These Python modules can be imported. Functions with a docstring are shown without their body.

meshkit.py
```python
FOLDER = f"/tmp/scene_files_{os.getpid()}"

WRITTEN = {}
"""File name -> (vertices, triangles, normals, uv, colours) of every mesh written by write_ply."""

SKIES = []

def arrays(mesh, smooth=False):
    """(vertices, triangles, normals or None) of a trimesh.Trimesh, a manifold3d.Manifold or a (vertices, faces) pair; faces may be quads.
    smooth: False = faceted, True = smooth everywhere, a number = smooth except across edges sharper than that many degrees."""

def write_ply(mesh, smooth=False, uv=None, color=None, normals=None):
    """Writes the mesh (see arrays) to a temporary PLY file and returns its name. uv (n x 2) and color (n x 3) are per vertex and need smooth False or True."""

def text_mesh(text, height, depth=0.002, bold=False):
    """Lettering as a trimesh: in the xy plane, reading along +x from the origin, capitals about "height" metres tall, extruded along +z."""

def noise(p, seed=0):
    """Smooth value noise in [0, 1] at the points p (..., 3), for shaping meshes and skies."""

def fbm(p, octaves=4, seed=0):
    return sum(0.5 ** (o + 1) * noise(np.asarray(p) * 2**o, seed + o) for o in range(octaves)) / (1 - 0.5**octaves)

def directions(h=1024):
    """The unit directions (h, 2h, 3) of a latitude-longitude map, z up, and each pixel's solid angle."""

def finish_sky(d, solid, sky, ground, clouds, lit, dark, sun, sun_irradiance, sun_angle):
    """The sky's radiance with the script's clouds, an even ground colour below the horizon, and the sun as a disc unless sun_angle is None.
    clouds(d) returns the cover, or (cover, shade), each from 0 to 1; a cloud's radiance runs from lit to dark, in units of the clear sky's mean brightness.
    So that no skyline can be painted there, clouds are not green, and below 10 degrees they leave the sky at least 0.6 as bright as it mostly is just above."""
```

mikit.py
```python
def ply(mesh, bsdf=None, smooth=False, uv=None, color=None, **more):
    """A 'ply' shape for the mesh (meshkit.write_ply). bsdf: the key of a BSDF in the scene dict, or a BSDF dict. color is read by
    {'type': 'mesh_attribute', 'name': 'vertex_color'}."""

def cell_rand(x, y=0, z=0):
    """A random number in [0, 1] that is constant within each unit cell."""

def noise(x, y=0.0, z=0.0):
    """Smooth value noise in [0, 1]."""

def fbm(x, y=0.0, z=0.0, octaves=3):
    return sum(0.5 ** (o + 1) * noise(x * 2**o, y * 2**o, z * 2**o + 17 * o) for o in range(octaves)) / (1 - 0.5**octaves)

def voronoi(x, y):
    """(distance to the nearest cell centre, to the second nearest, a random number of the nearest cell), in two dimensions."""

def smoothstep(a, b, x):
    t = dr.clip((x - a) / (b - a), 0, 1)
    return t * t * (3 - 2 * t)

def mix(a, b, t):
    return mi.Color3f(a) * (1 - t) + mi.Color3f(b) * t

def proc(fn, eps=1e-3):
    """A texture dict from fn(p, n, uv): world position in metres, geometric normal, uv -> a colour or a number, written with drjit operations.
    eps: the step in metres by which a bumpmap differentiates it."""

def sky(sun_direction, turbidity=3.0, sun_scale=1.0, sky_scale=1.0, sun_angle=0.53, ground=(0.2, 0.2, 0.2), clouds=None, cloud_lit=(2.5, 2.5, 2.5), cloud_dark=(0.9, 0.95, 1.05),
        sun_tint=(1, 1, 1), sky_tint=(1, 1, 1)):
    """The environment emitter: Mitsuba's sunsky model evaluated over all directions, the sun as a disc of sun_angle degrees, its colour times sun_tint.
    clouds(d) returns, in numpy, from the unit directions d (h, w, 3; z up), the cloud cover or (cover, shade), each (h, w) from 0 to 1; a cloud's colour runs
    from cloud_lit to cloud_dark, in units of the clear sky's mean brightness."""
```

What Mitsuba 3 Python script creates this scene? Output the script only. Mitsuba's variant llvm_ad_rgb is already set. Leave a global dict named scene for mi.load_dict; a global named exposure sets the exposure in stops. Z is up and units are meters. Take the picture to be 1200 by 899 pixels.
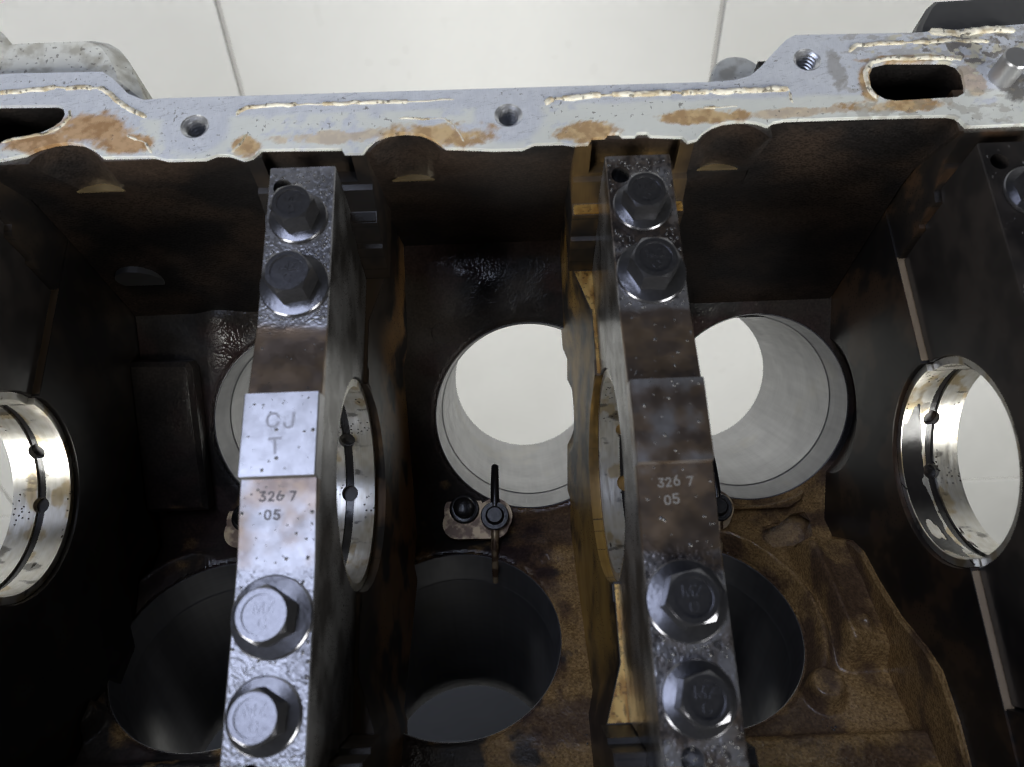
import math, random
import numpy as np, trimesh, drjit as dr, mitsuba as mi, mikit, meshkit
import manifold3d as m3
from mikit import noise, fbm, smoothstep, mix, cell_rand, voronoi
from mitsuba import ScalarTransform4f as T
random.seed(7); rng = np.random.default_rng(7)
scene, labels = {"type": "scene"}, {}

# ------------------------------------------------------------------ frame of the block
# The block is modelled in millimetres (X crank axis, Y towards the far rail, Z towards the pan side),
# then tipped on its stand by 64 degrees and lifted over the floor.
TILT, LIFT = math.radians(-64.0), 0.81
cT, sT = math.cos(TILT), math.sin(TILT)
S6, C6 = .5, math.sqrt(3) / 2
RB = np.array([[1, 0, 0], [0, cT, -sT], [0, sT, cT]])
def W(v):
    v = np.asarray(v, float) * 0.001 @ RB.T
    v[..., 2] += LIFT
    return v
def P(p):      # world point -> block millimetres, in drjit
    y, z = p.y * 1000, (p.z - LIFT) * 1000
    return p.x * 1000, y * cT + z * sT, -y * sT + z * cT

# ------------------------------------------------------------------ camera, light, exposure
exposure = 0.0
C = np.array([9.022, -62.74, 261.13])
R_, U_, B_ = np.array([[0.99927804, 0.03748963, -0.00615901], [-0.03728483, 0.93656434, -0.34850694], [-0.00729709, 0.34848496, 0.93728597]]).T
cam = np.eye(4)
cam[:3, 0], cam[:3, 1], cam[:3, 2], cam[:3, 3] = -RB @ R_, RB @ U_, -RB @ B_, W(C)
scene["camera"] = {"type": "thinlens", "fov": 2 * math.degrees(math.atan(600 / 909.45)), "fov_axis": "x", "to_world": T(cam.tolist()),
                   "aperture_radius": 0.0009, "focus_distance": 0.33, "near_clip": 0.01, "far_clip": 60.0}

def quad(w, h):
    v = np.array([[-w / 2, -h / 2, 0], [w / 2, -h / 2, 0], [w / 2, h / 2, 0], [-w / 2, h / 2, 0]])
    return trimesh.Trimesh(v, [[0, 1, 2], [0, 2, 3]], process=False)
def emitter(rgb): return {"type": "area", "radiance": {"type": "rgb", "value": list(rgb)}}
WINDOW = (3.6, 4.0, 5.2)
LAMP = (17.6, 17.5, 16.6)
def add_light(key, w, h, rgb, loc, target, label, cat):
    z = np.array(target, float) - loc; z /= np.linalg.norm(z)
    up = np.array([0, 0, 1.0]) if abs(z[2]) < .9 else np.array([0, 1.0, 0])
    x = np.cross(up, z); x /= np.linalg.norm(x); y = np.cross(z, x)
    m = np.eye(4); m[:3, 0], m[:3, 1], m[:3, 2], m[:3, 3] = x, y, z, loc
    to = T(m.tolist())
    pane = "pane" if cat == "window" else "diffuser"
    scene[f"{key}__{pane}"] = mikit.ply(quad(w, h), "dull_black", emitter=emitter(rgb), to_world=to)
    fr = m3.Manifold.cube([w + .08, h + .08, .05], True).translate([0, 0, -.03]) - m3.Manifold.cube([w, h, .1], True).translate([0, 0, .03])
    scene[f"{key}__frame"] = mikit.ply(fr, "frame_paint", to_world=to)
    labels[key] = {"label": label, "category": cat}
scene["dull_black"] = {"type": "diffuse", "reflectance": {"type": "rgb", "value": [.02] * 3}}
scene["frame_paint"] = {"type": "diffuse", "reflectance": {"type": "rgb", "value": [.7] * 3}}
add_light("window", 0.95, 1.25, WINDOW, np.array([-.66, 2.1, 1.62]), (-.66, 0, 1.62), "tall white framed window behind the viewer, mirrored in the left bearing cap", "window")
add_light("work_lamp", .7, .7, LAMP, np.array([-1.0, .02, 1.85]), (-.8, .0, 0), "flat square white work lamp hanging above the left of the engine block", "work lamp")
add_light("work_lamp_001", .7, .7, LAMP, np.array([1.0, .02, 1.85]), (.8, .0, 0), "flat square white work lamp hanging above the right of the engine block", "work lamp")

# ------------------------------------------------------------------ materials
def C3(r, g, b): return mi.Color3f(r, g, b)
def lerp(a, b, t): return a * (1 - t) + b * t
def blob(x, y, cx, cy, rx, ry, n, k=1.2):
    d = 1 - dr.square((x - cx) / rx) - dr.square((y - cy) / ry)
    return smoothstep(-.1, .55, d * .9 + (n - .5) * k * 1.7)

def cast_color(p, n, uv):
    x, y, z = P(p)
    a = fbm(x * .03 + 5, y * .03, z * .03, octaves=4); g = fbm(x * 1.3, y * 1.3, z * 1.3, octaves=2)
    f = fbm(x * .09 + 9, y * .09, z * .09 + 3, octaves=4)
    c = mix(C3(.017, .016, .016), C3(.050, .041, .034), smoothstep(.3, .7, a))
    # amber varnish baked on to the right-hand bays, patchy
    am = smoothstep(.40, .62, f + .55 * smoothstep(-20, 70, x + (a - .5) * 120) * smoothstep(40, 0, y + (f - .5) * 60) - .15 - .3 * smoothstep(15, 45, y))
    c = mix(c, mix(C3(.175, .096, .031), C3(.35, .222, .095), g), am * .92)
    w = fbm(x * .05, y * .05 + 3, z * .05, octaves=4)
    c = mix(c, C3(.045, .026, .024), smoothstep(.46, .62, w) * .72)
    return c * (.62 + .76 * g)
def cast_rough(p, n, uv):
    x, y, z = P(p)
    return .14 + .34 * smoothstep(.3, .7, fbm(x * .06, y * .06, z * .06 + 8, octaves=3))
def cast_bump(p, n, uv):
    x, y, z = P(p)
    return .75 * fbm(x * 1.25, y * 1.25, z * 1.25, octaves=2) + 1.0 * noise(x * .16, y * .16, z * .16)
def princ(color, rough, bump=None, scale=.0002, eps=2.5e-4, **kw):
    tex = lambda v: mikit.proc(v) if callable(v) else ({"type": "rgb", "value": list(v)} if isinstance(v, (tuple, list)) else float(v))
    b = {"type": "principled", "base_color": tex(color), "roughness": tex(rough), **kw}
    if bump is not None: b = {"type": "bumpmap", "arbitrary": mikit.proc(bump, eps=eps), "scale": scale, "bsdf": b}
    return {"type": "twosided", "bsdf": b}
def wall_color(p, n, uv):
    x, y, z = P(p)
    a = fbm(x * .035 + 5, y * .035, z * .035, octaves=4); g = noise(x * 1.6, y * 1.6, z * 1.6)
    c = mix(C3(.009, .008, .008), C3(.027, .0185, .014), smoothstep(.35, .65, a))
    return c * (.4 + 1.2 * g)
def wall_bump(p, n, uv):
    x, y, z = P(p)
    return .5 * fbm(x * 1.1, y * 1.1, z * 1.1, octaves=2) + 1.2 * noise(x * .08, y * .08, z * .08)
scene["wall"] = princ(wall_color, .36, wall_bump, 3.2e-4, specular=.55)
scene["cast"] = princ(cast_color, cast_rough, cast_bump, 3.6e-4, specular=.5)
def web_color(p, n, uv):
    x, y, z = P(p)
    f = fbm(x * .08 + 2, y * .08, z * .05 + 3, octaves=4); s = fbm(x * 2.2, y * .07, z * .06, octaves=3)
    right = smoothstep(0, 25, x) * smoothstep(80, 60, x)
    c = mix(C3(.010, .009, .009), C3(.026, .019, .014), smoothstep(.35, .7, f))
    gold = smoothstep(.20, .66, f + .26 * right * smoothstep(0, -30, z) * smoothstep(30, 0, y) - .13)
    c = mix(c, mix(C3(.20, .105, .018), C3(.36, .22, .06), s), gold * smoothstep(-75, -45, y + (f - .5) * 30) * right * (.25 + .75 * smoothstep(0, -6, z)))
    lft = smoothstep(-46, -42, x) * smoothstep(-28, -34, x) * smoothstep(-10, -40, z)
    c = mix(c, mix(C3(.13, .068, .025), C3(.20, .11, .04), s), lft * smoothstep(.3, .55, f) * .9)
    c = mix(c, C3(.05, .028, .016), smoothstep(.5, .62, f) * smoothstep(80, 110, x) * .8)
    sp = smoothstep(.16, .1, voronoi(y * .45, z * .45)[0]) * smoothstep(.45, .65, noise(y * .1, z * .1, 7))
    return mix(c, C3(.006, .006, .006), sp * .8)
def web_bump(p, n, uv):
    x, y, z = P(p)
    return .3 * fbm(x * .5, y * .5, z * .5, octaves=3) + .8 * noise(x * .09, y * .09, z * .09)
scene["web"] = princ(web_color, .4, web_bump, 1.2e-4, specular=.4)
def ledge_color(p, n, uv):
    x, y, z = P(p)
    f = fbm(x * .3, y * .16, z * .3, octaves=3)
    return mix(C3(.52, .33, .10), C3(.30, .155, .035), smoothstep(.35, .65, f)) * (1 - .5 * smoothstep(.6, .8, noise(x * 1.2, y * 1.2, z * 1.2)))
scene["bare_ledge"] = princ(ledge_color, .28, None, metallic=.5)
scene["bright_ledge"] = princ((.58, .45, .25), .25, None, metallic=.85)
scene["pale_ledge"] = princ((.30, .225, .145), .4, None, metallic=.3)
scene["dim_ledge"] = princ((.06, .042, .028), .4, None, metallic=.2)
def rail_color(p, n, uv):
    x, y, z = P(p)
    f = .8 * fbm(x * .13, y * .17, z * .1, octaves=4) + .2 * fbm((x + y) * .35, (y - x) * .9, 7, octaves=4); g = fbm(x * .45, y * .45, 3, octaves=3); q = noise(x * 1.3, y * 1.3, 5)
    c = mix(C3(.56, .585, .645), C3(.66, .685, .735), g)
    c = c * (.92 + .1 * noise(x * 6, y * .7, 2)) * (1 - .22 * smoothstep(.8, .88, noise(x * .25 + y * .9, y * 4 - x * 1.1, 5)))
    film = smoothstep(111.5, 109.5, y + (f - .5) * 3) * smoothstep(.36, .5, f + .25 * smoothstep(6, 0, dr.abs(x - 100) - 60))
    hole = dr.minimum(dr.minimum(dr.square(x + 89) + dr.square(y - 107), dr.square(x - 12.7) + dr.square(y - 107)), dr.square(x - 113) + dr.square(y - 125))
    film = film * smoothstep(90, 160, hole)
    c = mix(c, C3(.72, .735, .675), film * .8)
    st = dr.maximum(blob(x, y, -12, 100, 20, 5.5, f, 1.6), blob(x, y, -40, 101, 26, 3, f, 2.4) * .55)
    st = dr.maximum(st, blob(x, y, -72, 98, 5, 4.5, f, 1.6))
    st = dr.maximum(st, blob(x, y, 38, 99, 11, 5, f, 1.7))
    st = dr.maximum(st, dr.maximum(blob(x, y, 78, 104, 17, 3.3, f, 1.8), blob(x, y, 104, 104, 20, 2, f, 2.2) * .6))
    st = dr.maximum(st, dr.maximum(blob(x, y, 140, 105.5, 18, 3, f, 1.7), blob(x, y, 132, 113, 3.4, 9, f, 1.4)))
    st = dr.maximum(st, dr.maximum(blob(x, y, 148, 124.4, 17, 1.8, f, 1.8), blob(x, y, 166, 114, 4, 7, f, 2.4) * .6))
    c = mix(c, mix(C3(.62, .42, .18), C3(.38, .20, .05), smoothstep(.35, .62, .5 * g + .5 * f)), st * .85)
    tan = dr.maximum(blob(x, y, -121, 107, 15, 8, f, 1.3), dr.maximum(blob(x, y, -140, 103, 16, 4, f, 1.3), blob(x, y, -110, 101, 9, 5, f, 1.5)))
    c = mix(c, mix(C3(.52, .34, .19), C3(.36, .21, .10), smoothstep(.3, .7, g)), tan * smoothstep(118, 116, y) )
    crust = blob(x, y, 172, 129, 19, 8, f, 2.6) * smoothstep(.42, .55, g)
    c = mix(c, C3(.15, .13, .11), crust * .85)
    c = mix(c, C3(.10, .09, .085), blob(x, y, 180, 112, 6, 7, f, 1.8) * .85)
    c = mix(c, C3(.30, .27, .22), smoothstep(.52, .62, fbm(x * .3, y * .5, 6, octaves=4)) * smoothstep(118, 126, x) * .45)
    c = mix(c, C3(.60, .57, .46), blob(x, y, 168, 128, 24, 9, g, 2.6) * smoothstep(.55, .62, noise(x * .5, y * .7, 4)) * .9)
    c = mix(c, C3(.24, .22, .19), blob(x, y, 122, 121, 3, 8, f, 2.4) * .55)
    pit = smoothstep(.88, .93, q) * smoothstep(.5, .62, fbm(x * .07 + 4, y * .15, 1, octaves=2))
    return mix(c, C3(.10, .09, .08), pit * .75)
def rail_bump(p, n, uv):
    x, y, z = P(p)
    return .5 * fbm(x * .7, y * .7, z * .3, octaves=3) + .5 * noise(x * 5, y * .6, z)
scene["rail"] = princ(rail_color, .42, rail_bump, 6e-5, metallic=.35)
def crust_color(p, n, uv):
    x, y, z = P(p)
    f = fbm(x * .35, y * .35, z * .35, octaves=3)
    return mix(C3(.58, .55, .46), C3(.36, .30, .20), smoothstep(.4, .68, f)) * (1 - .7 * smoothstep(.68, .76, noise(x * 1.1, y * 1.1, z * 1.1)))
scene["sealant"] = princ(crust_color, .6)
def lug_color(p, n, uv):
    x, y, z = P(p)
    f = fbm(x * .2, y * .2, z * .2, octaves=4); s = noise(x * .9, y * .9, z * .9)
    c = mix(C3(.62, .62, .575), C3(.40, .385, .33), smoothstep(.35, .68, f))
    return mix(c, C3(.14, .13, .11), smoothstep(.80, .9, s) * .7)
def lug_bump(p, n, uv):
    x, y, z = P(p)
    return fbm(x * .5, y * .5, z * .5, octaves=3)
scene["lug"] = princ(lug_color, .6, lug_bump, 3e-4)
def cap_color(p, n, uv):
    x, y, z = P(p)
    f = fbm(x * .09 + 1, y * .09, z * .09, octaves=4); g = fbm(x * .9, y * .9, z * .9, octaves=3)
    ay = dr.abs(y)
    c = mix(C3(.22, .22, .235), C3(.31, .31, .33), g)
    slope = smoothstep(36, 33, ay + (f - .5) * 5) * smoothstep(11.6, 12.1, ay)
    right = smoothstep(10, 30, x) * smoothstep(130, 100, x)
    br = dr.clip(slope * smoothstep(.2, .5, f + .35 * smoothstep(-5, 5, y) + .2 * right - .1) + right * smoothstep(.40, .66, f + .1 * smoothstep(14, 6, ay)), 0, 1)
    c = mix(c, mix(C3(.185, .12, .065), C3(.10, .065, .042), smoothstep(.36, .66, fbm(x * .16 + 4, y * .22, z * .1, octaves=3))), br * .8)
    grime = smoothstep(.5, .62, g * .6 + .4 * f) * smoothstep(34, 37, ay)
    c = mix(c, C3(.05, .048, .052), grime * (.5 + .3 * right))
    c = mix(c, C3(.05, .043, .042), right * smoothstep(.45, .7, f) * .7)
    # sides: machined steel with oil spatter
    sp = smoothstep(.24, .12, voronoi(y * .7 + x * .2, z * .7 + x * .3)[0]) * smoothstep(.40, .6, noise(y * .2, z * .2, x * .1))
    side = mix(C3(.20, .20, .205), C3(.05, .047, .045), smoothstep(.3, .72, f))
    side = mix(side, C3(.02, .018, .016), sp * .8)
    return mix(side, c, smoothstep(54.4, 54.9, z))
def cap_rough(p, n, uv):
    x, y, z = P(p)
    return .17 + .2 * fbm(x * .3, y * .3, z * .3 + 2, octaves=3)
def cap_bump(p, n, uv):
    x, y, z = P(p)
    return .8 * fbm(x * 1.7, y * 1.7, z * 1.7, octaves=2) * smoothstep(30, 37, dr.abs(y)) * smoothstep(54, 55, z) + .25 * fbm(x * .3, y * .3, z * .3, octaves=2)
def oily_color(p, n, uv):
    x, y, z = P(p)
    return mix(C3(.013, .012, .012), C3(.022, .019, .018), smoothstep(.35, .7, fbm(x * .1, y * .1, z * .1, octaves=4)))
scene["cap"] = princ(cap_color, cap_rough, cap_bump, 1.6e-4, metallic=.8)
def bolt_color(p, n, uv):
    x, y, z = P(p)
    g = fbm(x * 1.4, y * 1.4, z * 1.4, octaves=3)
    return mix(C3(.11, .11, .122), C3(.18, .18, .195), g)
def bolt_bump(p, n, uv):
    x, y, z = P(p)
    return fbm(x * 1.2, y * 1.2, z * 1.2, octaves=2)
scene["bolt"] = princ(bolt_color, .2, bolt_bump, 2.5e-5, metallic=.9)
def shell_color(p, n, uv):
    x, y, z = P(p)
    f = fbm(x * .2 + 3, y * .12, z * .12, octaves=4); g = noise(x * .8, y * .4, z * .4)
    c = mix(C3(.66, .65, .62), C3(.54, .51, .44), g) * (.9 + .16 * noise(x * 5, y * .05, z * .05))
    c = mix(c, C3(.42, .31, .14), smoothstep(.55, .68, f) * .7)
    c = mix(c, C3(.07, .065, .06), smoothstep(.62, .72, fbm(x * .12, y * .2 + 9, z * .2, octaves=4)) * .7)
    sp = smoothstep(.2, .13, voronoi(y * .42 + z * .42, x * .42)[0]) * smoothstep(.64, .76, noise(x * .15, y * .15, z * .15))
    return mix(c, C3(.03, .025, .02), sp)
def shell_rough(p, n, uv):
    x, y, z = P(p)
    return .2 + .22 * fbm(x * 1.5, y * .12, z * .12 + 2, octaves=2)
scene["shell"] = princ(shell_color, shell_rough, None, metallic=.8)
def bore_color(p, n, uv):
    x, y, z = P(p)
    f = fbm(x * .05 + 3, y * .05, z * .05, octaves=3); q = noise(x * .35, y * .35, z * .35)
    c = mix(C3(.30, .30, .31), C3(.385, .385, .395), f)
    bp, d = C6 * dr.abs(y) + S6 * z, S6 * dr.abs(y) - C6 * z
    c = c * (.88 + .22 * fbm(x * .5, bp * .5, d * .02, octaves=3)) * (.95 + .1 * noise(x * .02, bp * .02, d * 1.4))
    return mix(c, C3(.36, .35, .33), smoothstep(.62, .75, fbm(x * .07, y * .03, z * .03 + 5, octaves=4)) * .6) * (.96 + .06 * q)
def bore_rough(p, n, uv):
    x, y, z = P(p)
    return .26 + .16 * fbm(x * .09, y * .09, z * .09 + 4, octaves=3) + .06 * noise(x * 2.2, (y + z) * .5, (y - z) * 1.6)
scene["bore_wall"] = princ(bore_color, bore_rough, None, metallic=.9)
def jet_color(p, n, uv):
    x, y, z = P(p)
    f = fbm(x * .25, y * .25, z * .25, octaves=3)
    return mix(C3(.36, .27, .16), C3(.10, .06, .035), smoothstep(.38, .62, f))
scene["bracket_metal"] = princ(jet_color, .35, None, metallic=.4)
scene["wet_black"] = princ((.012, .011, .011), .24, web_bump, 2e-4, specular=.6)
scene["dark_metal"] = princ((.06, .06, .062), .45, lug_bump, 2e-4, metallic=.3)
scene["pin_metal"] = princ((.34, .34, .35), .35, bolt_bump, 4e-5, metallic=.8)
scene["thread_metal"] = princ((.60, .61, .64), .3, None, metallic=.85)
scene["oil"] = princ((.03, .028, .028), .06, None, specular=.9, clearcoat=1.0, clearcoat_gloss=.95)
scene["oily_cap"] = princ(oily_color, .2, web_bump, 1e-4, specular=.7)
scene["mark_faint"] = princ((.25, .25, .275), .4, None, metallic=.6)
scene["mark_light"] = princ((.26, .25, .24), .35, None, metallic=.6)
scene["mark_dark"] = princ((.05, .045, .05), .5, None)
def tile_color(p, n, uv):
    f = fbm(p.x * 3, p.y * 3, 1, octaves=4); g = noise(p.x * 60, p.y * 60, 2)
    c = mix(C3(.66, .66, .635), C3(.73, .73, .71), smoothstep(.3, .7, f))
    return mix(c, C3(.5, .49, .46), smoothstep(.86, .92, g) * smoothstep(.5, .7, f) * .1)
scene["tile"] = princ(tile_color, .4, None, specular=.4)
scene["grout"] = {"type": "diffuse", "reflectance": {"type": "rgb", "value": [.50, .49, .47]}}

# ------------------------------------------------------------------ mesh helpers (millimetres)
M3, CS = m3.Manifold, m3.CrossSection
PERM = np.array([[0, 0, 1, 0], [1, 0, 0, 0], [0, 1, 0, 0]], float)
def ccw(p):
    p = np.asarray(p, float); a = np.dot(p[:, 0], np.roll(p[:, 1], -1)) - np.dot(p[:, 1], np.roll(p[:, 0], -1))
    return p if a > 0 else p[::-1]
def ext_yz(poly, x0, x1): return CS([ccw(poly)]).extrude(x1 - x0).transform(PERM).translate([x0, 0, 0])
def ext_xy(poly, z0, z1): return CS([ccw(poly)]).extrude(z1 - z0).translate([0, 0, z0])
def box(a, b): return M3.cube((np.array(b, float) - a).tolist()).translate(list(map(float, a)))
def frame(axis):
    z = np.array(axis, float); z /= np.linalg.norm(z)
    x = np.cross([0, 0, 1.0], z) if abs(z[2]) < .99 else np.array([1.0, 0, 0]); x /= np.linalg.norm(x)
    return np.stack([x, np.cross(z, x), z], 1)
def cyl(c, axis, r, h, r2=None, n=96):
    return M3.cylinder(h, r, r if r2 is None else r2, n).transform(np.hstack([frame(axis), np.array(c, float)[:, None]]))
def tri(m):
    g = m.to_mesh(); return trimesh.Trimesh(np.array(g.vert_properties)[:, :3], np.array(g.tri_verts), process=False)
def bevel(poly, h, c):
    """A prism along z with its end edges chamfered by c (rings inset along the mitre)."""
    import shapely.geometry as sg
    p = ccw(poly); n = len(p)
    d = np.roll(p, -1, 0) - p; d /= np.linalg.norm(d, axis=1, keepdims=True); nr = np.stack([d[:, 1], -d[:, 0]], 1)
    mt = nr + np.roll(nr, 1, 0); mt /= np.maximum((mt * nr).sum(1, keepdims=True), .35)
    i = p - mt * c
    rings = [np.c_[i, np.zeros(n)], np.c_[p, np.full(n, c)], np.c_[p, np.full(n, h - c)], np.c_[i, np.full(n, h)]]
    v = np.vstack(rings); f = []
    for k in range(3):
        for a in range(n):
            b = (a + 1) % n; f += [[k * n + a, k * n + b, (k + 1) * n + b], [k * n + a, (k + 1) * n + b, (k + 1) * n + a]]
    tv = m3.triangulate([i]); f += [[3 * n + a for a in t] for t in tv] + [[t[0], t[2], t[1]] for t in tv]
    return M3(m3.Mesh(v.astype(np.float32), np.array(f, np.uint32)))
def bevel_yz(poly, x0, x1, c): return bevel(poly, x1 - x0, c).transform(PERM).translate([x0, 0, 0])
def sweep(path, r, n=12, close=True):
    p = np.array(path, float); rr = np.broadcast_to(r, (len(p),)); t = np.gradient(p, axis=0); t /= np.linalg.norm(t, axis=1, keepdims=True)
    a = np.cross(t, [0.21, .3, .93]); a /= np.linalg.norm(a, axis=1, keepdims=True); b = np.cross(t, a)
    an = np.arange(n) * 2 * np.pi / n
    v = (p[:, None] + rr[:, None, None] * (np.cos(an)[None, :, None] * a[:, None] + np.sin(an)[None, :, None] * b[:, None])).reshape(-1, 3)
    f = []
    for i in range(len(p) - 1):
        for j in range(n):
            k = (j + 1) % n; f += [[i * n + j, i * n + k, (i + 1) * n + k], [i * n + j, (i + 1) * n + k, (i + 1) * n + j]]
    v = np.vstack([v, p[0], p[-1]]); e = len(v)
    for j in range(n):
        k = (j + 1) % n; f += [[e - 2, k, j], [e - 1, (len(p) - 1) * n + j, (len(p) - 1) * n + k]]
    m = trimesh.Trimesh(v, f, process=False); m.fix_normals() if False else None
    return m
def revolve(profile, n=72):
    pr = np.array(profile, float); an = np.arange(n) * 2 * np.pi / n
    v = np.stack([pr[:, None, 0] * np.cos(an), pr[:, None, 0] * np.sin(an), np.broadcast_to(pr[:, None, 1], (len(pr), n))], -1).reshape(-1, 3); f = []
    for i in range(len(pr) - 1):
        for j in range(n):
            k = (j + 1) % n; f += [[i * n + j, i * n + k, (i + 1) * n + k], [i * n + j, (i + 1) * n + k, (i + 1) * n + j]]
    return trimesh.Trimesh(v, f, process=False)
def moved(m, fr, c): return trimesh.Trimesh(m.vertices @ fr.T + np.array(c), m.faces, process=False)
used = {}
def key_of(parent, name):
    k = f"{parent}__{name}" if parent else name
    used[k] = used.get(k, -1) + 1
    return k if used[k] == 0 else f"{k}_{used[k]:03d}"
def part(parent, name, mesh, mat, smooth=30, label=None):
    k = key_of(parent, name)
    m = tri(mesh) if hasattr(mesh, "to_mesh") else mesh
    scene[k] = mikit.ply(trimesh.Trimesh(W(m.vertices), m.faces, process=False), mat, smooth=smooth)
    if label: labels[k] = {"label": label}
    return k
EB = "engine_block"
labels[EB] = {"label": "oily upturned aluminium engine block seen into its open crankcase with bearing caps and cylinder bores", "category": "engine block"}

# ------------------------------------------------------------------ pan rail, far and near crankcase walls
INNER = [(-190, 96.5), (-150.1, 96.7), (-142.8, 98.3), (-138.7, 100.6), (-134, 102), (-129.3, 102.4), (-124.5, 101.6), (-120.5, 99.2), (-117.5, 96.3), (-101.1, 95.9), (-96.6, 94.4), (-84.6, 94.2), (-81.2, 95.7), (-77.1, 95.5), (-72.3, 93.4), (-69.4, 94.2), (-66.9, 97.1), (-41.2, 96.4), (-40.2, 94.5),
         (-34.3, 94.4), (-32.8, 97), (-30.4, 99.5), (-26, 101.2), (-20.8, 101.7), (-15.6, 100.9), (-11.7, 98.7), (-9.4, 96.6), (-7.9, 95.2), (2.5, 94.4), (7.4, 93.9), (16.6, 93.8), (20.5, 95.6), (29.8, 95.5), (33.1, 94.7), (38.0, 94.9), (39.2, 97.1), (43.5, 97.2), (44.5, 98.6), (48, 98.6), (49, 97.2), (53, 97.1), (54, 98.4), (57, 98.4), (58, 97), (68.2, 96.2), (69.6, 94.2), (72.8, 95.0),
         (75, 97.6), (78.3, 99.8), (82, 101.1), (86.0, 101.5), (90, 101.4), (93.1, 100.8), (96.2, 99.3), (98.0, 100.6), (102.0, 101.4), (129.7, 101.3), (154.5, 100.9), (157.2, 100.2), (158.6, 98.6), (159.8, 96.3), (190, 96.5)]
OUTER = [(190, 137.4), (152.4, 135.3), (111.1, 136.1), (107.9, 134.4), (102.4, 128.7), (97.5, 123.2), (93.5, 119.6), (88, 118), (79.2, 117.6), (-13.9, 118.2), (-101.1, 118.8), (-107.2, 118.4), (-112.6, 121.1), (-118.6, 127.7), (-122.5, 130.7), (-151.1, 131.3), (-190, 130)]
SLOT_R = [(132.2, 113), (132.6, 118), (135.0, 122.3), (139.8, 123.5), (159.6, 122.6), (162.6, 121), (163.7, 118), (163.4, 113), (162.6, 109.6), (159.5, 107.9), (139.3, 107.3), (136, 108), (133.6, 110)]
SLOT_L = [(-172, 118), (-154.2, 118.2), (-135.7, 117.6), (-133.2, 116.4), (-132.2, 113.5), (-132.9, 110.9), (-135, 108.8), (-138.3, 106.8), (-151.3, 103.0), (-172, 101)]
HOLES = [(-89.2, 107.0), (12.7, 107.0), (113.3, 125.4)]
rail = bevel(INNER + OUTER, 1.4, .04).translate([0, 0, 53.6])
cuts = ext_xy(SLOT_R, -22, 60) + ext_xy(SLOT_L, -22, 60)
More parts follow.
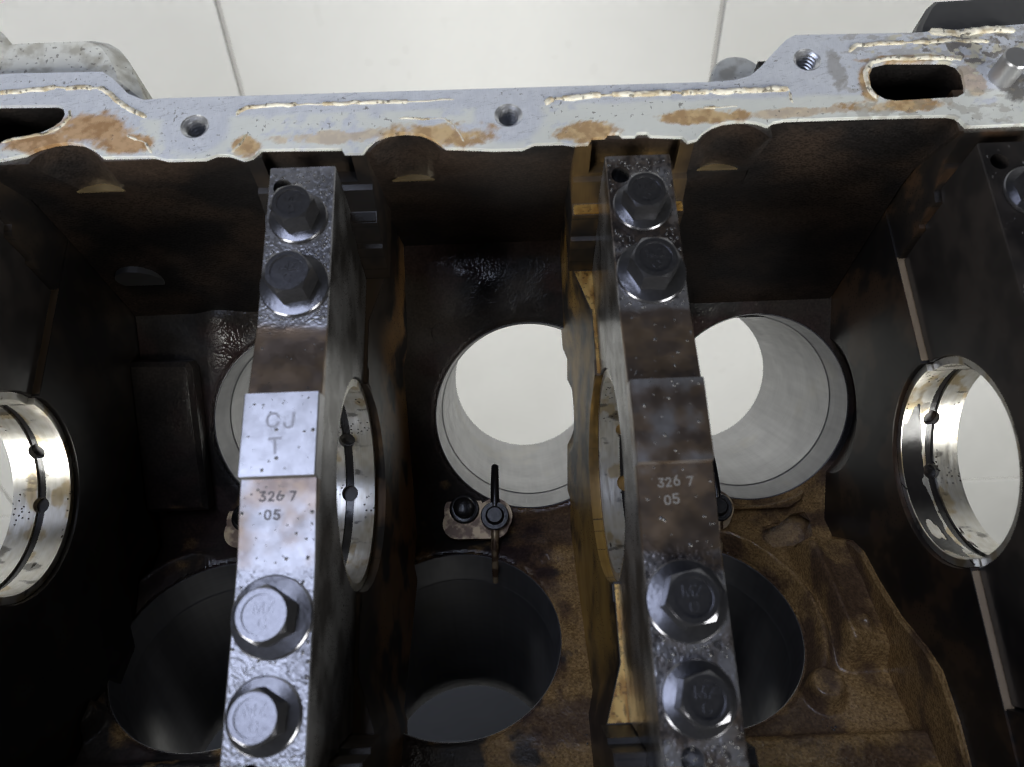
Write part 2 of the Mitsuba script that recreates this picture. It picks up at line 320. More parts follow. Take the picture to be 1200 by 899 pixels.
for hx, hy in HOLES: cuts += cyl((hx, hy, 25), (0, 0, 1), 4.25, 40, n=48) + cyl((hx, hy, 53.9), (0, 0, 1), 4.2, 1.2, 4.7, n=48)
RAIL = part(EB, "pan_rail", rail - cuts, "rail", label="machined pale rail with tan sealant stains along the far edge of the crankcase")
def noisy_bead(path, w, h, seed, name="sealant_bead"):
    p = np.array(path, float); L = np.r_[0, np.cumsum(np.linalg.norm(np.diff(p, axis=0), axis=1))]
    s = np.arange(0, L[-1], .35); q = np.stack([np.interp(s, L, p[:, 0]), np.interp(s, L, p[:, 1])], 1)
    q[:, 1] += (meshkit.fbm(np.c_[s * .25, s * 0, s * 0 + seed], 3) - .5) * 1.0
    n = 9; an = np.linspace(0, np.pi, n); v = []
    for i, (a, b) in enumerate(q):
        taper = min(1, (min(s[i], s[-1] - s[i]) + .3) / 1.5)
        nz = meshkit.fbm(np.c_[np.full(n, s[i] * .6), an * 1.7, np.full(n, seed * 3.1)], 3)
        gap = 1 if meshkit.noise(np.array([[s[i] * .18, seed, 0]]))[0] > .15 else .45
        rr = (.6 + 1.1 * nz) * taper * gap
        t = q[min(i + 1, len(q) - 1)] - q[max(i - 1, 0)]; t = t / np.linalg.norm(t); nn = np.array([-t[1], t[0]])
        v += [[a + nn[0] * np.cos(x) * w * .8 * k, b + nn[1] * np.cos(x) * w * .8 * k, 54.9 + np.sin(x) * h * .75 * k] for x, k in zip(an, rr)]
    v = np.array(v); f = []
    for i in range(len(q) - 1):
        for j in range(n - 1):
            a = i * n + j; f += [[a, a + n, a + n + 1], [a, a + n + 1, a + 1]]
    part(RAIL, name, trimesh.Trimesh(v, f, process=False), "sealant", smooth=40)
noisy_bead([(-76, 110.6), (-75.2, 112.4), (-73, 113.6), (-64.3, 114.3), (-41.9, 114.2), (-22.3, 113.9), (-4.4, 114)], .8, .8, 1)
noisy_bead([(25, 110.3), (26, 112), (28.6, 113), (47.7, 113.5), (78.6, 113.5), (104.5, 113.4), (105.6, 113)], 1.15, 1.2, 2)
noisy_bead([(105.3, 112.8), (105.2, 110), (105.6, 107.6)], .5, .5, 3)
noisy_bead([(76.1, 107.0), (88, 107.5)], .7, .6, 4)
noisy_bead([(127.6, 128.2), (130.9, 130.6), (147.2, 131.1), (163, 131.2), (176, 130.5)], .9, .8, 5)
noisy_bead([(-157, 123.2), (-138.5, 124.6), (-125, 124.4), (-121.4, 123.8), (-111.7, 115), (-105, 111.3)], 1.0, .8, 6)
noisy_bead([(-111, 104.6), (-104.5, 101.3), (-101.6, 96.4)], .5, .5, 7)
noisy_bead([(-23, 107.2), (-8, 106.6), (-5, 104), (-1.9, 97)], .45, .45, 8)
noisy_bead([(-76.5, 96.2), (-73.5, 100), (-71.6, 104)], .5, .5, 9)
noisy_bead([(133.2, 108.4), (131.2, 113), (131.6, 119), (134.4, 123.5), (140, 124.6), (160, 123.9), (165, 123.2)], .8, .9, 10)
noisy_bead([(156, 135.2), (166, 134.4), (178, 135.2), (186, 134.6)], 1.5, 1.2, 11)
noisy_bead([(-151, 103.4), (-138, 105.9), (-133, 108.6), (-130.4, 112), (-131, 116)], .6, .6, 12)
for hx, hy in HOLES:
    prof = [(4.6, 55.03), (4.25, 54.75)]
    z = 54.6
    while z > 36: prof += [(4.2, z), (4.2, z - .15), (3.35, z - .7), (3.35, z - .85), (4.2, z - 1.4)]; z -= 1.4
    prof += [(3.3, z), (0.05, z - 1)]
    h = revolve(prof, 40); ang = np.arctan2(h.vertices[:, 1], h.vertices[:, 0]); inside = (h.vertices[:, 2] < 54.0)
    h.vertices[inside, 2] += (ang[inside] / (2 * np.pi)) * 0
    part(RAIL, "threaded_hole", moved(h, np.eye(3), (hx, hy, 0)), "thread_metal", smooth=12)
part(RAIL, "dowel_pin", moved(revolve([(4.3, 54), (4.3, 63.6), (3.9, 64.2), (0.01, 64.2)], 48), np.eye(3), (175.8, 115.2, 0)), "pin_metal", label="round steel dowel pin standing in the rail")

wall = ext_yz([(95.6, 53.58), (118.2, -44), (118.2, -60), (128, -60), (124, 10), (117.5, 30), (117.5, 53.58)], -186, 186)
wall += ext_xy(OUTER[:9] + [(88, 104), (190, 104)], -26, 53.58) + ext_xy(OUTER[9:] + [(-190, 104), (-70, 104)], -26, 53.58)
wall -= ext_yz([(80, 60), (101.6, 60), (118.6, -44.5), (80, -44)], 97.5, 158)
wall += ext_yz([(101.7, 27.6), (100.9, 18), (100, 2), (94.5, -58), (94.5, -76), (127, -76), (127, 27.6)], -158, -72)
wall += ext_yz([(101.7, 27.6), (100.9, 15), (91.8, -60), (91.8, -76), (127, -76), (127, 27.6)], 72, 98)
wall += ext_yz([(101.2, 53.2), (101.2, 15), (91.8, -60), (91.8, -76), (127, -76), (127, 53.2)], 97.5, 158)
wall -= cuts
POCKETS = [(-130, 89, 13.5), (-21, 88.1, 13.7), (85.3, 87.9, 13.7)]
for px, py, pr in POCKETS: wall -= cyl((px, py, 32.2), (0, 0, 1), pr, 40)
wall -= box((-67, 80, 8), (-40.3, 97.3, 60)) + box((39.2, 80, 8), (68.2, 97.3, 60))
part(EB, "far_wall", wall, "wall")
for px, py, pr in POCKETS:   # bright machined floor of each oil drain pocket
    led = (cyl((px, py, 31.4), (0, 0, 1), pr - .02, .85) - ext_yz([(60, 60), (99.6, 60), (99.6, 20), (60, 20)], -200, 200))
    part(EB, "drain_pocket", led, "bright_ledge", label="oil drain pocket with a bare golden floor")
near = ext_yz([(-95.6, 54), (-118.2, -44), (-118.2, -60), (-128, -60), (-124, 10), (-120, 54)], -186, 186)
part(EB, "near_wall", near, "wall")
# lugs on the outside of the rail
part(EB, "mounting_lug", bevel([(-175, 129), (-175, 152), (-157, 154), (-134, 154), (-128.5, 152.6), (-124, 149.5), (-120, 144), (-116.5, 137), (-112, 126)], 38, 5).translate([0, 0, 12]), "lug", label="rough pale cast lug outside the rail at top left")
part(EB, "round_boss", cyl((-169, 147, 20), (0, 0, 1), 9, 30) + cyl((-169, 147, 50), (0, 0, 1), 9, 1.5, 7), "lug")
part(EB, "round_plug", cyl((93.3, 128.5, 5), (0, 0, 1), 9.2, 39) + cyl((93.3, 128.5, 44), (0, 0, 1), 9.2, .8, 8.4), "lug", label="grey round plug end behind the rail")
part(EB, "dark_bracket", bevel([(154, 136), (157.5, 144), (162.5, 152), (166, 155), (200, 156), (200, 137)], 30, 1.5).translate([0, 0, 20]), "dark_metal", label="dark bracket at the outer corner of the rail")

# ------------------------------------------------------------------ cylinder banks and bores
S6_, C6_ = .5, math.sqrt(3) / 2
D0, DL = 97.0, 113.0
XU, XL = [-83.8, 19.2, 124.0], [-116.5, -16.5, 84.8]
HOLLOW = [(127, -8), (129, -3.5), (136, -1.5), (143, 3.5), (149, 4), (152, 0), (150, -8), (141, -12), (130, -13)]
def bank(sgn, xs):
    a = np.array([0, sgn * S6, -C6]); b = np.array([0, sgn * C6, S6])
    pt = lambda t, d: tuple((a * d + b * t)[1:])
    m = ext_yz([pt(-56.5, D0), pt(84, D0), pt(84, D0 + 10), pt(56, D0 + 22), pt(56, D0 + DL), pt(-52, D0 + DL), pt(-52, D0 + 18)], -186, 186)
    for x in xs: m -= cyl(np.array([x, 0, 0]) + a * (D0 - 30), a, 44.45, 200, n=160)
    m -= ext_xy(HOLLOW, -119, -80)
    if sgn > 0: m += box((124, -16, -126), (155, 8, -119.5))
    k = part(EB, "cylinder_bank", m, "cast")
    for x in xs:
        fr = np.stack([[1, 0, 0], np.cross(a, [1, 0, 0]), a], 1)
        pr = [(44.4, D0 + .5), (44.4, D0 + .25), (44.1, D0 + .25), (43.9, D0 + .5), (42.5, D0 + 16), (42.2, D0 + 16.6), (42.0, D0 + 17), (41.4, D0 + DL - 1), (42, D0 + DL + .3), (44.4, D0 + DL + .3), (44.4, D0 + .5)]
        part(k, "cylinder_liner", moved(revolve(pr, 160), fr, (x, 0, 0)), "bore_wall")
    return k
BU = bank(1, XU); BL = bank(-1, XL)

# ------------------------------------------------------------------ bulkheads with their parting ledges
RH = 36.2
def lower_yz(sgn=1):   # outline of a web under the parting plane
    return [(-116, 0), (116, 0), (119, -44), (119, -62), (90, -72), (4, -122), (-4, -122), (-90, -72), (-119, -62), (-119, -44)]
STEP = [(112, 53.5), (94.9, 53.5), (93, 40), (91, 39.6), (88.2, 31), (84.2, 30), (83, 18), (81.4, 17.6), (79, 0), (79, -.02), (112, -.02)]
def prism_x(poly, c, h0, h1, z0, z1):
    """web whose half thickness runs from h0 at z0 to h1 at z1"""
    m = ext_yz(poly, c - 40, c + 40)
    for s in (-1, 1):
        cut = m3.CrossSection([ccw([(h0, z0), (h1, z1), (h1 + (h1 - h0) * 1.0, z1 + (z1 - z0) * 1.0), (90, z1 * 2), (90, z0 + 80), (h0 - (h1 - h0) * 0, z0 + 80)])]).extrude(400)
        cut = cut.transform(np.array([[s, 0, 0, c], [0, 0, -s, 200 * s], [0, 1, 0, 0]], float))
        m -= cut
    return m
for i, c in enumerate((-53.0, 53.0)):
    web = prism_x(lower_yz(), c, 11.7, 16.4, 0, -110)
    # flare towards the crankcase walls
    for s in (-1, 1):
        fl = [(c - 11.6, s * 61), (c + 11.6, s * 61), (c + 17.3, s * 79), (c + 18, s * 119), (c - 18, s * 119), (c - 17.3, s * 79)]
        web += ext_xy(fl, -75, -.01)
        col = ext_yz([(s * y, z) for y, z in STEP], c - 19.2, c + 19.2)
        col -= box((c - 14, 79 if s > 0 else -97.3, 41.5), (c + 14.6, 97.3 if s > 0 else -79, 60))
        web += col
    web -= cyl((c - 40, 0, 0), (1, 0, 0), RH, 80, n=160)
    # clearance for the pistons beside the bores
    a = np.array([0, S6, -C6])
    if i == 1: web -= M3.sphere(34, 128).translate((np.array([8.6, 0, 0]) + a * 99).tolist())
    if i == 0: web -= M3.sphere(34, 128).translate((np.array([-94, 0, 0]) + a * 99).tolist())
    k = part(EB, "bulkhead", web, "web")
    # raised thrust ring round the bearing
    for s in (-1, 1):
        ring = (cyl((c + s * 11.3 - (.9 if s < 0 else 0), 0, 0), (1, 0, 0), 42.5, .9, n=120) - cyl((c + s * 11.3 - 2, 0, 0), (1, 0, 0), RH + .6, 4, n=120)) ^ box((-200, -60, -60), (200, 60, -.4))
        part(k, "thrust_face", ring, "web")
    for s in (-1, 1):
        poly = [(c - 11.4, s * 37), (c + 11.4, s * 37), (c + 11.4, s * 61.5), (c + 17, s * 78.6), (c - 17, s * 78.6), (c - 11.4, s * 61.5)]
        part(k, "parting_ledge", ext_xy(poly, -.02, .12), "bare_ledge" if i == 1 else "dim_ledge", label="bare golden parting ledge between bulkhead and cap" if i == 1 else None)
        led = ext_xy([(c - 18.8, s * 84.4), (c + 18.8, s * 84.4), (c + 18.8, s * 87.8), (c - 18.8, s * 87.8)], 30.2, 31.0).rotate([0, 0, 0])
        part(k, "register_step", led, "bare_ledge" if i == 1 and s > 0 else "web")
for s in (-1, 1):
    lo, hi = (158.6, 184) if s > 0 else (-184, -158.6)
    web = ext_yz(lower_yz(), lo, hi)
    for t in (-1, 1):
        web += ext_yz([(t * y, z) for y, z in STEP], lo + (.8 if s > 0 else 0), hi - (.8 if s < 0 else 0))
        gl, gh = (155.8, 159) if s > 0 else (-159, -155.8)
        if t < 0: g = [(-14, -84), (-20, -75), (-33, -66), (-48, -53), (-60, -38), (-68, -31), (-84, -27), (-119, -24), (-119, -70), (-4, -124)]
        elif s > 0: g = [(46, -74), (45, -66), (52, -56), (66, -46), (84, -40), (119, -34), (119, -74)]
        else: g = [(30, -70), (36, -60), (48, -53), (62, -40), (70, -28), (84, -20), (119, -14), (119, -70), (4, -124)]
        if s > 0 and t < 0: gusset = bevel_yz(g, 156.9, 159.2, 1.6)
    web -= cyl((lo - 5, 0, 0), (1, 0, 0), RH, 60, n=160)
    if s > 0: web -= M3.sphere(47, 160).translate((np.array([124, 0, 0]) + np.array([0, S6, -C6]) * 99).tolist())
    if s > 0: web -= cyl((150, 33.6, -60), (1, 0, 0), 2.0, 14, n=24)
    k = part(EB, "bulkhead", web, "web")
    if s > 0: part(k, "gusset", gusset - cyl((150, 0, 0), (1, 0, 0), RH, 60, n=160), "cast", smooth=40)
    for t in (-1, 1):
        e0, e1 = (158.9, 162) if s > 0 else (-162, -158.9)
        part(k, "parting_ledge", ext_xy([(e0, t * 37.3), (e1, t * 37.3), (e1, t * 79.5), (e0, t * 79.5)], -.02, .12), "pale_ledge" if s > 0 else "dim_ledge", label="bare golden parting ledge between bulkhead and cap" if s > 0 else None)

# ------------------------------------------------------------------ bearing shells, caps and bolts
def shell_mesh(c, w, upper):
    n = 96; ri, ro = 33.3, 35.9
    an = np.linspace(np.pi + .012, 2 * np.pi - .012, n) if not upper else np.linspace(.012, np.pi - .012, n)   # block half below z = 0
    m = CS([np.vstack([np.stack([ro * np.cos(an), ro * np.sin(an)], 1), np.stack([ri * np.cos(an[::-1]), ri * np.sin(an[::-1])], 1)])]).extrude(w).transform(PERM).translate([c - w / 2, 0, 0])
    if not upper:
        m -= cyl((c - 1.6, 0, 0), (1, 0, 0), 34.5, 3.2, n=160)
        for deg in (43, 7):
            t = math.radians(deg); d = np.array([0, math.sin(t), -math.cos(t)])
            m -= cyl((c, 0, 0), d, 3.1, 40, n=32)
    return m
def hexbolt(parent, x, y, z, r, af, h, rot, marks):
    fl = m3.Manifold.revolve(CS([ccw([(0, -.2), (r - .4, -.2), (r, .3), (r, 1.0), (r - .35, 1.35), (af * .5, 1.9), (0, 1.9)])]), 80)
    hx = CS.circle(af / math.sqrt(3), 6).extrude(h)
    hx ^= M3.cylinder(h, af * .5 * .97 + h * 1.7, af * .5 * .97, 96)
    hx -= M3.cylinder(2, af * .375, af * .39, 48).translate([0, 0, h - .6])
    a = math.radians(rot); fr = np.array([[math.cos(a), -math.sin(a), 0], [math.sin(a), math.cos(a), 0], [0, 0, 1]])
    k = part(parent, "bolt", moved(tri(fl + hx), fr, (x, y, z)), "bolt", smooth=28)
    return k
def bolt_marks(parent, x, y, z, af, h):
    ms = []
    for text, dy, hh in (("MZ", .4, 2.7), ("C", -3.3, 2.6)):
        t = meshkit.text_mesh(text, hh, .32, bold=True); t.vertices -= [t.vertices[:, 0].max() / 2, 0, 0]
        ms.append(moved(t, np.eye(3), (x, y + dy, z + h - .65)))
    part(parent, "bolt_mark", trimesh.util.concatenate(ms), "bolt", smooth=False)
def droplets(parent, spots, name="oil_droplets"):
    base = trimesh.creation.icosphere(1, 1.0); ms = []
    for (x, y, z, r) in spots:
        v = base.vertices * np.array([r * random.uniform(.8, 1.25), r * random.uniform(.8, 1.25), r * .55]) + (x, y, z)
        ms.append(trimesh.Trimesh(v, base.faces, process=False))
    m = trimesh.util.concatenate(ms)
    k = part(parent, name, m, "oil", smooth=True); labels[k] = {"label": "beads of oil standing on the metal", "kind": "stuff"}
HALF = [(11.7, 60.7), (11.9, 58.0), (22, 57.0), (34, 55.3), (89.4, 55.3), (88.3, 32.2), (83.4, 30.8), (82.3, 18.3), (80.7, 17.8), (78.4, .3), (RH + .15, .3)]
arc = [(RH * math.cos(t), RH * math.sin(t) + .01) for t in np.linspace(.02, math.pi - .02, 64)]
CAPP = HALF + arc + [(-y, z) for y, z in HALF[::-1]]
TXT = {}
def stamp(parent, text, x, y, z, h, mat, tilt=0):
    ms, pen, ca, sa = [], 0.0, math.cos(tilt), math.sin(tilt)
    for ch in text:          # struck one by one: each character sits and leans a little differently
        if ch == " ": pen += h * .55; continue
        t = meshkit.text_mesh(ch, h * random.uniform(.94, 1.06), .25, bold=True)
        v = t.vertices - [t.vertices[:, 0].min(), 0, 0]; wd = v[:, 0].max(); q = random.uniform(-.1, .1)
        v = np.stack([v[:, 0] * math.cos(q) - v[:, 1] * math.sin(q) + pen, v[:, 0] * math.sin(q) + v[:, 1] * math.cos(q) + random.uniform(-.15, .15), v[:, 2] - random.uniform(0, .14)], 1)
        ms.append(trimesh.Trimesh(v, t.faces, process=False)); pen += wd + h * .2
    t = trimesh.util.concatenate(ms); v = t.vertices - [pen / 2, 0, 0]
    v = np.stack([v[:, 0], v[:, 1] * ca - v[:, 2] * sa, v[:, 1] * sa + v[:, 2] * ca], 1)
    part(parent, "stamped_mark", trimesh.Trimesh(v + (x, y, z), t.faces, process=False), mat, smooth=False)
CAPLAB = {0: "bearing cap with a bright blue-white centre pad", 1: "brown varnished bearing cap with stamped digits"}
for i, (c, hw) in enumerate(((-53, 10.36), (53, 10.36), (-172.6, 11.4), (172.6, 11.4))):
    cap = bevel_yz(CAPP, c - hw, c + hw, .35)
    cap -= cyl((c - 6, 82.2, 45), (0, 0, 1), 2.9, 20, n=32) + cyl((c - 3, -84, 45), (0, 0, 1), 2.9, 20, n=32)
    k = part(EB, "bearing_cap", cap, "cap" if i < 2 else "oily_cap", smooth=25, label=CAPLAB.get(i))
    for y, r, af, h in ((70.5, 9.0, 11.7, 9.4), (47.3, 10.4, 12.8, 9.8), (-47.3, 10.5, 12.8, 9.8), (-70.5, 9.3, 11.7, 9.4)):
        bx = c + random.uniform(-.4, .4) + (0 if i < 2 else (4 if abs(y) < 60 else 1) * (1 if c > 0 else -1))
        hexbolt(k, bx, y, 55.3, r, af, h, {0: 14, 1: -2}.get(i, 40) + random.uniform(-5, 5) + (0 if y > 0 else 13), "")
        bolt_marks(k, bx, y, 55.3, af, h)
    part(k, "upper_bearing_shell", shell_mesh(c, 19 if i < 2 else 20, True), "shell")
    sp = []
    n = 330 if i < 2 else 80
    while len(sp) < n:
        s = random.random(); y = random.uniform(36, 88) if s < .62 else (random.uniform(-88, -38) if s < .92 else random.uniform(-34, 34))
        x = c + random.uniform(-hw + .7, hw - .7)
        if any((x - c) ** 2 + (y - q) ** 2 < 10.6 ** 2 for q in (70.5, 47.3, -47.3, -70.5)): continue
        if 11 < abs(y) < 12.6 or (x - c + 6) ** 2 + (y - 82.2) ** 2 < 12: continue
        zz = 60.7 if abs(y) < 11.7 else np.interp(abs(y), [11.9, 22, 34, 90], [58, 57, 55.3, 55.3])
        sp.append((x, y, zz - .05, random.choice([.16, .2, .24, .3, .36, .5])))
    droplets(k, sp)
    if i < 2:
        tl = math.atan2(1.0, 10.1)
        mat = "mark_dark" if i == 0 else "mark_light"
        stamp(k, "326 7", c + .2, -17.9, 57.35, 2.5, mat, tl)
        stamp(k, "05", c - 1.2, -22.6, 56.9, 2.5, mat, tl + .04)
        if i == 0:
            stamp(k, "CJ", c + .5, 1.6, 60.66, 4.3, "mark_faint"); stamp(k, "T", c - .2, -6.0, 60.66, 4.6, "mark_faint")
for c, w in ((-53, 19), (53, 19), (-171.5, 22), (171.5, 22)):
    k = {-53: EB + "__bulkhead", 53: EB + "__bulkhead_001", 171.5: EB + "__bulkhead_003", -171.5: EB + "__bulkhead_002"}[c]
    part(k, "bearing_shell", shell_mesh(c, w, False), "shell", label="bright grooved bearing shell with two oil holes")
    og = cyl((c - 1.55, 0, 0), (1, 0, 0), 34.7, 3.1, n=120) - cyl((c - 3, 0, 0), (1, 0, 0), 34.25, 6, n=120)  # added black insert: the groove's shade put in as colour
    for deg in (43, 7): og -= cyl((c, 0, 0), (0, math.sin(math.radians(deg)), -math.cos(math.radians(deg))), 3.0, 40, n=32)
    part(k, "groove_shade", og ^ box((-300, -50, -50), (300, 50, -.5)), "wet_black", label="added black insert that puts shade into the shell groove")

# oil still lying on the inner face of the right-hand shell
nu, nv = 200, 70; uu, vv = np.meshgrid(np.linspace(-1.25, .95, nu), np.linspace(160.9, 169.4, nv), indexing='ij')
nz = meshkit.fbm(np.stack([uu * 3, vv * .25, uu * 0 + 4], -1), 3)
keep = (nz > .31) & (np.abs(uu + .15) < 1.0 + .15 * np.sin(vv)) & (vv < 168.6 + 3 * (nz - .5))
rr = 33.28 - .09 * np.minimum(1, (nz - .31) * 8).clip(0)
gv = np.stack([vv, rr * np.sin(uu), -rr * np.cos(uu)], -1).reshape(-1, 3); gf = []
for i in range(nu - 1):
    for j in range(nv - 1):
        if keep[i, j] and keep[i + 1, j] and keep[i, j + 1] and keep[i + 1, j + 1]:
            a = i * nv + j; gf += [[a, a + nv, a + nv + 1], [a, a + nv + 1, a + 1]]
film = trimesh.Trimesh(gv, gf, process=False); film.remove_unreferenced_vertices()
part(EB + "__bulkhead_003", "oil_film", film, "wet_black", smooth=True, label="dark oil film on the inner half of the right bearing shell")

# ------------------------------------------------------------------ piston cooling jets between the banks
for dx in (-102.5, 0, 104.5):
    pl = cyl((-13.6, 9.5, -108), (0, 0, 1), 9.4, 5, n=48) + cyl((.8, 6.6, -108), (0, 0, 1), 8.3, 5, n=48) + M3.batch_hull([cyl((-16.5, 3.5, -108), (0, 0, 1), 7.2, 5, n=40), cyl((-9, 8, -108), (0, 0, 1), 6, 5, n=40), cyl((.8, 2.5, -108), (0, 0, 1), 6.5, 5, n=40)])
    pl -= cyl((-8, -50.5, -120), (0, 0, 1), 46.5, 30, n=96)
    k = part(EB, "oil_jet", pl.translate([dx, 0, 0]), "bracket_metal", label="piston cooling oil jet on a tan bracket")
    b = trimesh.util.concatenate([revolve([(6.9, -103.2), (6.9, -101.6), (6.5, -101.1), (5.3, -100.8), (.01, -100.8)], 48), revolve([(4.9, -101), (4.9, -97.6), (4.5, -96.9), (3.5, -96.4), (1.8, -96.1), (.01, -96)], 48)])
    part(k, "bolt", moved(b, np.eye(3), (-13.4 + dx, 10.2, 0)), "wet_black", smooth=25)
    part(k, "valve", moved(revolve([(6.6, -104), (6.6, -99.4), (6.2, -98.8), (4.4, -98.8), (4.2, -97.4), (3.4, -96.7), (.01, -96.7)], 40), np.eye(3), (.9 + dx, 5.9, 0)), "wet_black", smooth=25)
    part(k, "nozzle", sweep([(1 + dx, 6, -101), (1.1 + dx, 12, -100.4), (1.3 + dx, 20, -101), (1.5 + dx, 27, -102.5), (1.6 + dx, 30.5, -103.6), (1.6 + dx, 31.3, -104)], [2.1, 2.1, 2.0, 1.9, 1.8, 1.0]), "wet_black", smooth=50)
    part(k, "nozzle", sweep([(.8 + dx, 5, -101.5), (.7 + dx, -2, -101.5), (.4 + dx, -10, -103), (.2 + dx, -18, -107), (.1 + dx, -23, -111)], [2.0, 1.9, 1.7, 1.5, 1.3]), "bracket_metal", smooth=50)

# ------------------------------------------------------------------ casting features on the decks and walls
def on(sgn, x, t, d):   # deck coordinates -> block
    a = np.array([0, sgn * S6, -C6]); b = np.array([0, sgn * C6, S6]); return np.array([x, 0, 0]) + a * d + b * t
def deck_prism(sgn, poly_xt, d_top, d_bot, c=1.5):
    a = np.array([0, sgn * S6, -C6]); b = np.array([0, sgn * C6, S6])
    m = bevel([(x, t) for x, t in poly_xt], d_bot - d_top, c)
    f = np.stack([[1, 0, 0], b, -a], 1)
    if np.linalg.det(f) < 0: f = np.stack([[1, 0, 0], b, -a], 1); m = m.mirror([0, 1, 0]); f[:, 1] *= -1
    return m.transform(np.hstack([f, (a * d_bot)[:, None]]))
# lower bank, right end: raised gallery block, rim ridge and stub, lower step
def sig(v): return 1 / (1 + np.exp(-np.clip(v, -40, 40)))
def sbox(x, t, x0, x1, t0, t1, e): return sig((x - x0) / e) * sig((x1 - x) / e) * sig((t - t0) / e) * sig((t1 - t) / e)
def deck_field(parent, name, sgn, xr, tr, hf, xs, step=.8, keep=None):
    # cast relief: a fine skin over the deck, its height h (mm) towards the crank
    X, Tt = np.meshgrid(np.arange(xr[0], xr[1], step), np.arange(tr[0], tr[1], step), indexing='ij')
    a = np.array([0, sgn * S6, -C6]); b = np.array([0, sgn * C6, S6])
    lump = (meshkit.fbm(np.stack([X * .07, Tt * .07, X * 0 + 3 * sgn], -1), 3) - .5) * (2.2 if sgn < 0 else .7) + (meshkit.fbm(np.stack([X * .45, Tt * .45, X * 0], -1), 2) - .5) * (.35 if sgn < 0 else .1)
    r = np.min([np.hypot(X - q, Tt) for q in xs], axis=0)
    H = (np.maximum(.3, hf(X, Tt) + lump + .9)) * np.clip((r - 44.2) / 2.2, .12, 1)
    V = np.stack([X, X * 0, X * 0], -1) + a * (D0 - H)[..., None] + b * Tt[..., None]
    ok = r > 44.6
    if keep is not None: ok &= keep(V)
    n1, n2 = X.shape; idx = np.arange(n1 * n2).reshape(n1, n2)
    q = ok[:-1, :-1] & ok[1:, :-1] & ok[:-1, 1:] & ok[1:, 1:]
    A, B, Cc, D = idx[:-1, :-1][q], idx[1:, :-1][q], idx[1:, 1:][q], idx[:-1, 1:][q]
    F = np.vstack([np.c_[A, B, Cc], np.c_[A, Cc, D]])
    if sgn > 0: F = F[:, ::-1]
    m = trimesh.Trimesh(V.reshape(-1, 3), F, process=False); m.remove_unreferenced_vertices()
    part(parent, name, m, "cast", smooth=True)
def relief_right(x, t):
    r, an = np.hypot(x - 84.8, t), np.arctan2(t, x - 84.8)
    ridge = 8.5 * np.exp(-((r - 50.5) / 3.6) ** 2) * sig((an + 1.25) / .06) * sig((.62 - an) / .05)
    gal = 16 * sbox(x, t, 138 + .06 * (t + 10), 200, -37, 20, .9) * (1 - .25 * sig((x - 150) / 3)) + 2.5 * np.exp(-((x - 141.5) / 2.4) ** 2) * sbox(x, t, 0, 300, -30, 14, 3)
    stub = 9 * sig((7.4 - np.hypot(x - 128.5, t - 31)) / .5)
    step = 9 * sbox(x, t, 0, 300, 49.5, 200, .8)
    nub = 3 * np.exp(-((x - 150) / 2.4) ** 2 - ((t - 9) / 4) ** 2)
    return np.maximum(np.maximum(ridge, stub), np.maximum(gal, step)) + nub
def off_hollow(V):
    import shapely
    return ~shapely.contains_xy(shapely.Polygon(HOLLOW).buffer(.8), V[..., 0], V[..., 1])
deck_field(BL, "cast_relief", -1, (66, 160.5), (-56, 84), relief_right, XL, keep=off_hollow)
deck_field(BL, "cast_relief", -1, (-41, 41), (-56, 84), lambda x, t: 3.2 * np.exp(-((x - 25) / 9) ** 2 - ((t + 44) / 7) ** 2) + 5 * sbox(x, t, -100, 100, 62, 200, 2), XL)
deck_field(BL, "cast_relief", -1, (-158, -66), (-56, 84), lambda x, t: relief_right(-x - 33, t) * .8, XL)
deck_field(BU, "cast_relief", 1, (-41, 41), (-56, 84), lambda x, t: 2.0 * sbox(x, t, -28, 200, 46, 70, 2), XU)
deck_field(BU, "cast_relief", 1, (-158, -66), (-56, 84), lambda x, t: 3 * np.exp(-((x + 120) / 8) ** 2 - ((t - 52) / 6) ** 2), XU)
# upper bank: flat pad under bore 3, dark block at the left end, bosses
part(BU, "deck_pad", deck_prism(1, [(96, -47.5), (140, -48), (146, -44), (147.5, -38), (150, -20), (120, -44), (100, -45)], 92.5, 97.3, 1) - cyl(on(1, 124, 0, 60), (0, S6, -C6), 46.2, 80), "cast")
part(BU, "gallery_block", deck_prism(1, [(-160, -36), (-131, -36), (-131.5, 30), (-133, 33), (-160, 34)], 86, 97.5, 2), "cast")
part(BU, "casting_stub", cyl(on(1, -19.5, 41, 97.5), (0, -S6, C6), 5.6, 2.2, 4.8, n=40), "cast")
part(EB + "__far_wall", "spot_face", cyl((-143, 101.6, -27), (0, -1, -.1), 9.5, 5.2, n=48), "dark_metal")

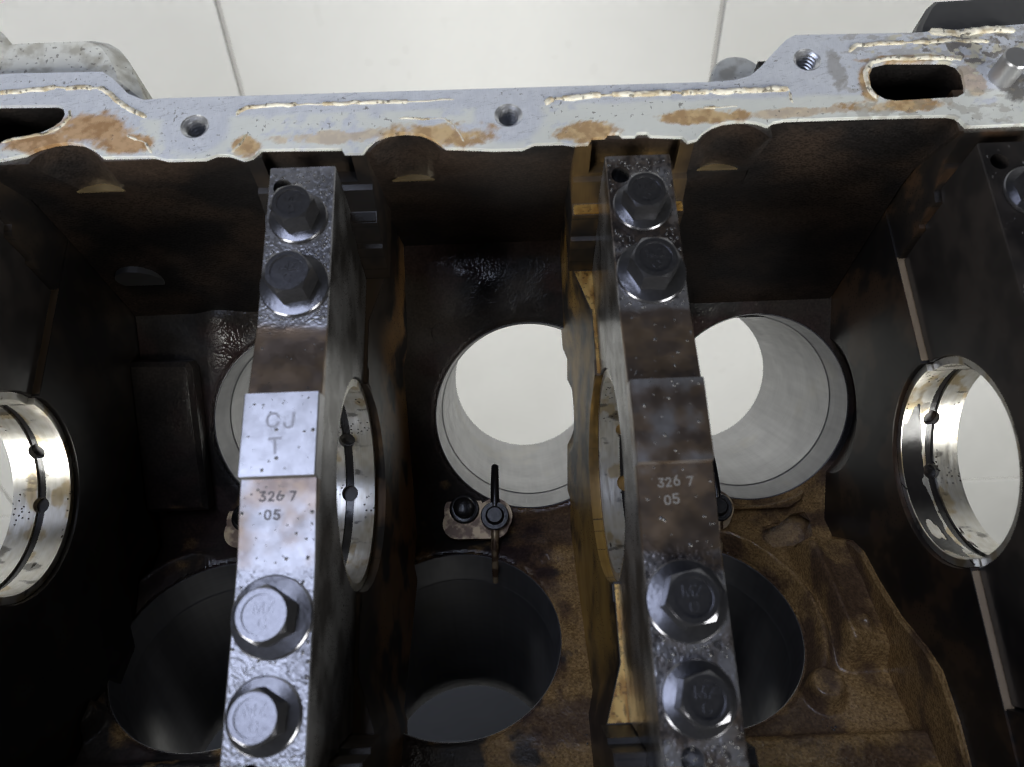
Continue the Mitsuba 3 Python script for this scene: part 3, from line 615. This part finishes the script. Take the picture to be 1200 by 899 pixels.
# ------------------------------------------------------------------ floor
TS, G = .6, .006
labels["floor"] = {"label": "pale tiled workshop floor far below the engine block", "category": "floor", "kind": "structure"}
scene["floor"] = mikit.ply(quad(12, 12), "grout", to_world=T().translate([0, -1, -.004]))
tile = mikit.ply(bevel([(0, 0), (TS - G, 0), (TS - G, TS - G), (0, TS - G)], .009, .0012), "tile", to_world=T())
GX, GY = -.315, -1.046
for i in range(-8, 8):
    for j in range(-5, 8):
        scene[key_of("floor", "tile")] = {**tile, "to_world": T().translate([(GX if j >= 1 else -.38) + i * TS + G / 2, GY + j * TS + G / 2, -.009 + .0003 * ((i * 7 + j * 3) % 4)])}
def deck_drops(parent, sgn, xr, tr, n, d=96.9):
    sp = []
    while len(sp) < n:
        x, t = random.uniform(*xr), random.uniform(*tr)
        if any((x - q) ** 2 + t * t < 46.5 ** 2 for q in (XU if sgn > 0 else XL)): continue
        q = on(sgn, x, t, d); sp.append((q[0], q[1], q[2], random.choice([.3, .35, .45, .6, .8])))
    droplets(parent, sp)
deck_drops(BU, 1, (-131, -76), (18, 58), 420)
deck_drops(BU, 1, (-30, -20), (-50, -10), 60)
deck_drops(BL, -1, (-82, -64), (-5, 52), 150)
deck_drops(BL, -1, (12, 36), (42, 56), 60)
deck_drops(BL, -1, (100, 150), (40, 56), 120)

# ------------------------------------------------------------------ added bench-shaped light blocker, unseen behind the block: it shades the floor seen through the lower bores
scene["blocker_paint"] = princ((.035, .035, .04), .6)
labels["shade_blocker"] = {"label": "low dark bench-shaped blocker added out of view behind the engine block to shade the floor", "category": "shade_blocker"}
def wpart(name, m): scene[key_of("shade_blocker", name)] = mikit.ply(m, "blocker_paint", smooth=False)
wpart("blocker_top", box((-2.2, -2.9, .60), (2.2, -1.15, .65)))
for lx in (-2.1, 2.1):
    for ly in (-2.8, -1.25): wpart("leg", box((lx - .04, ly - .04, 0), (lx + .04, ly + .04, .5995)))
wpart("back_panel", box((-2.2, -2.95, .05), (2.2, -2.903, .64)))
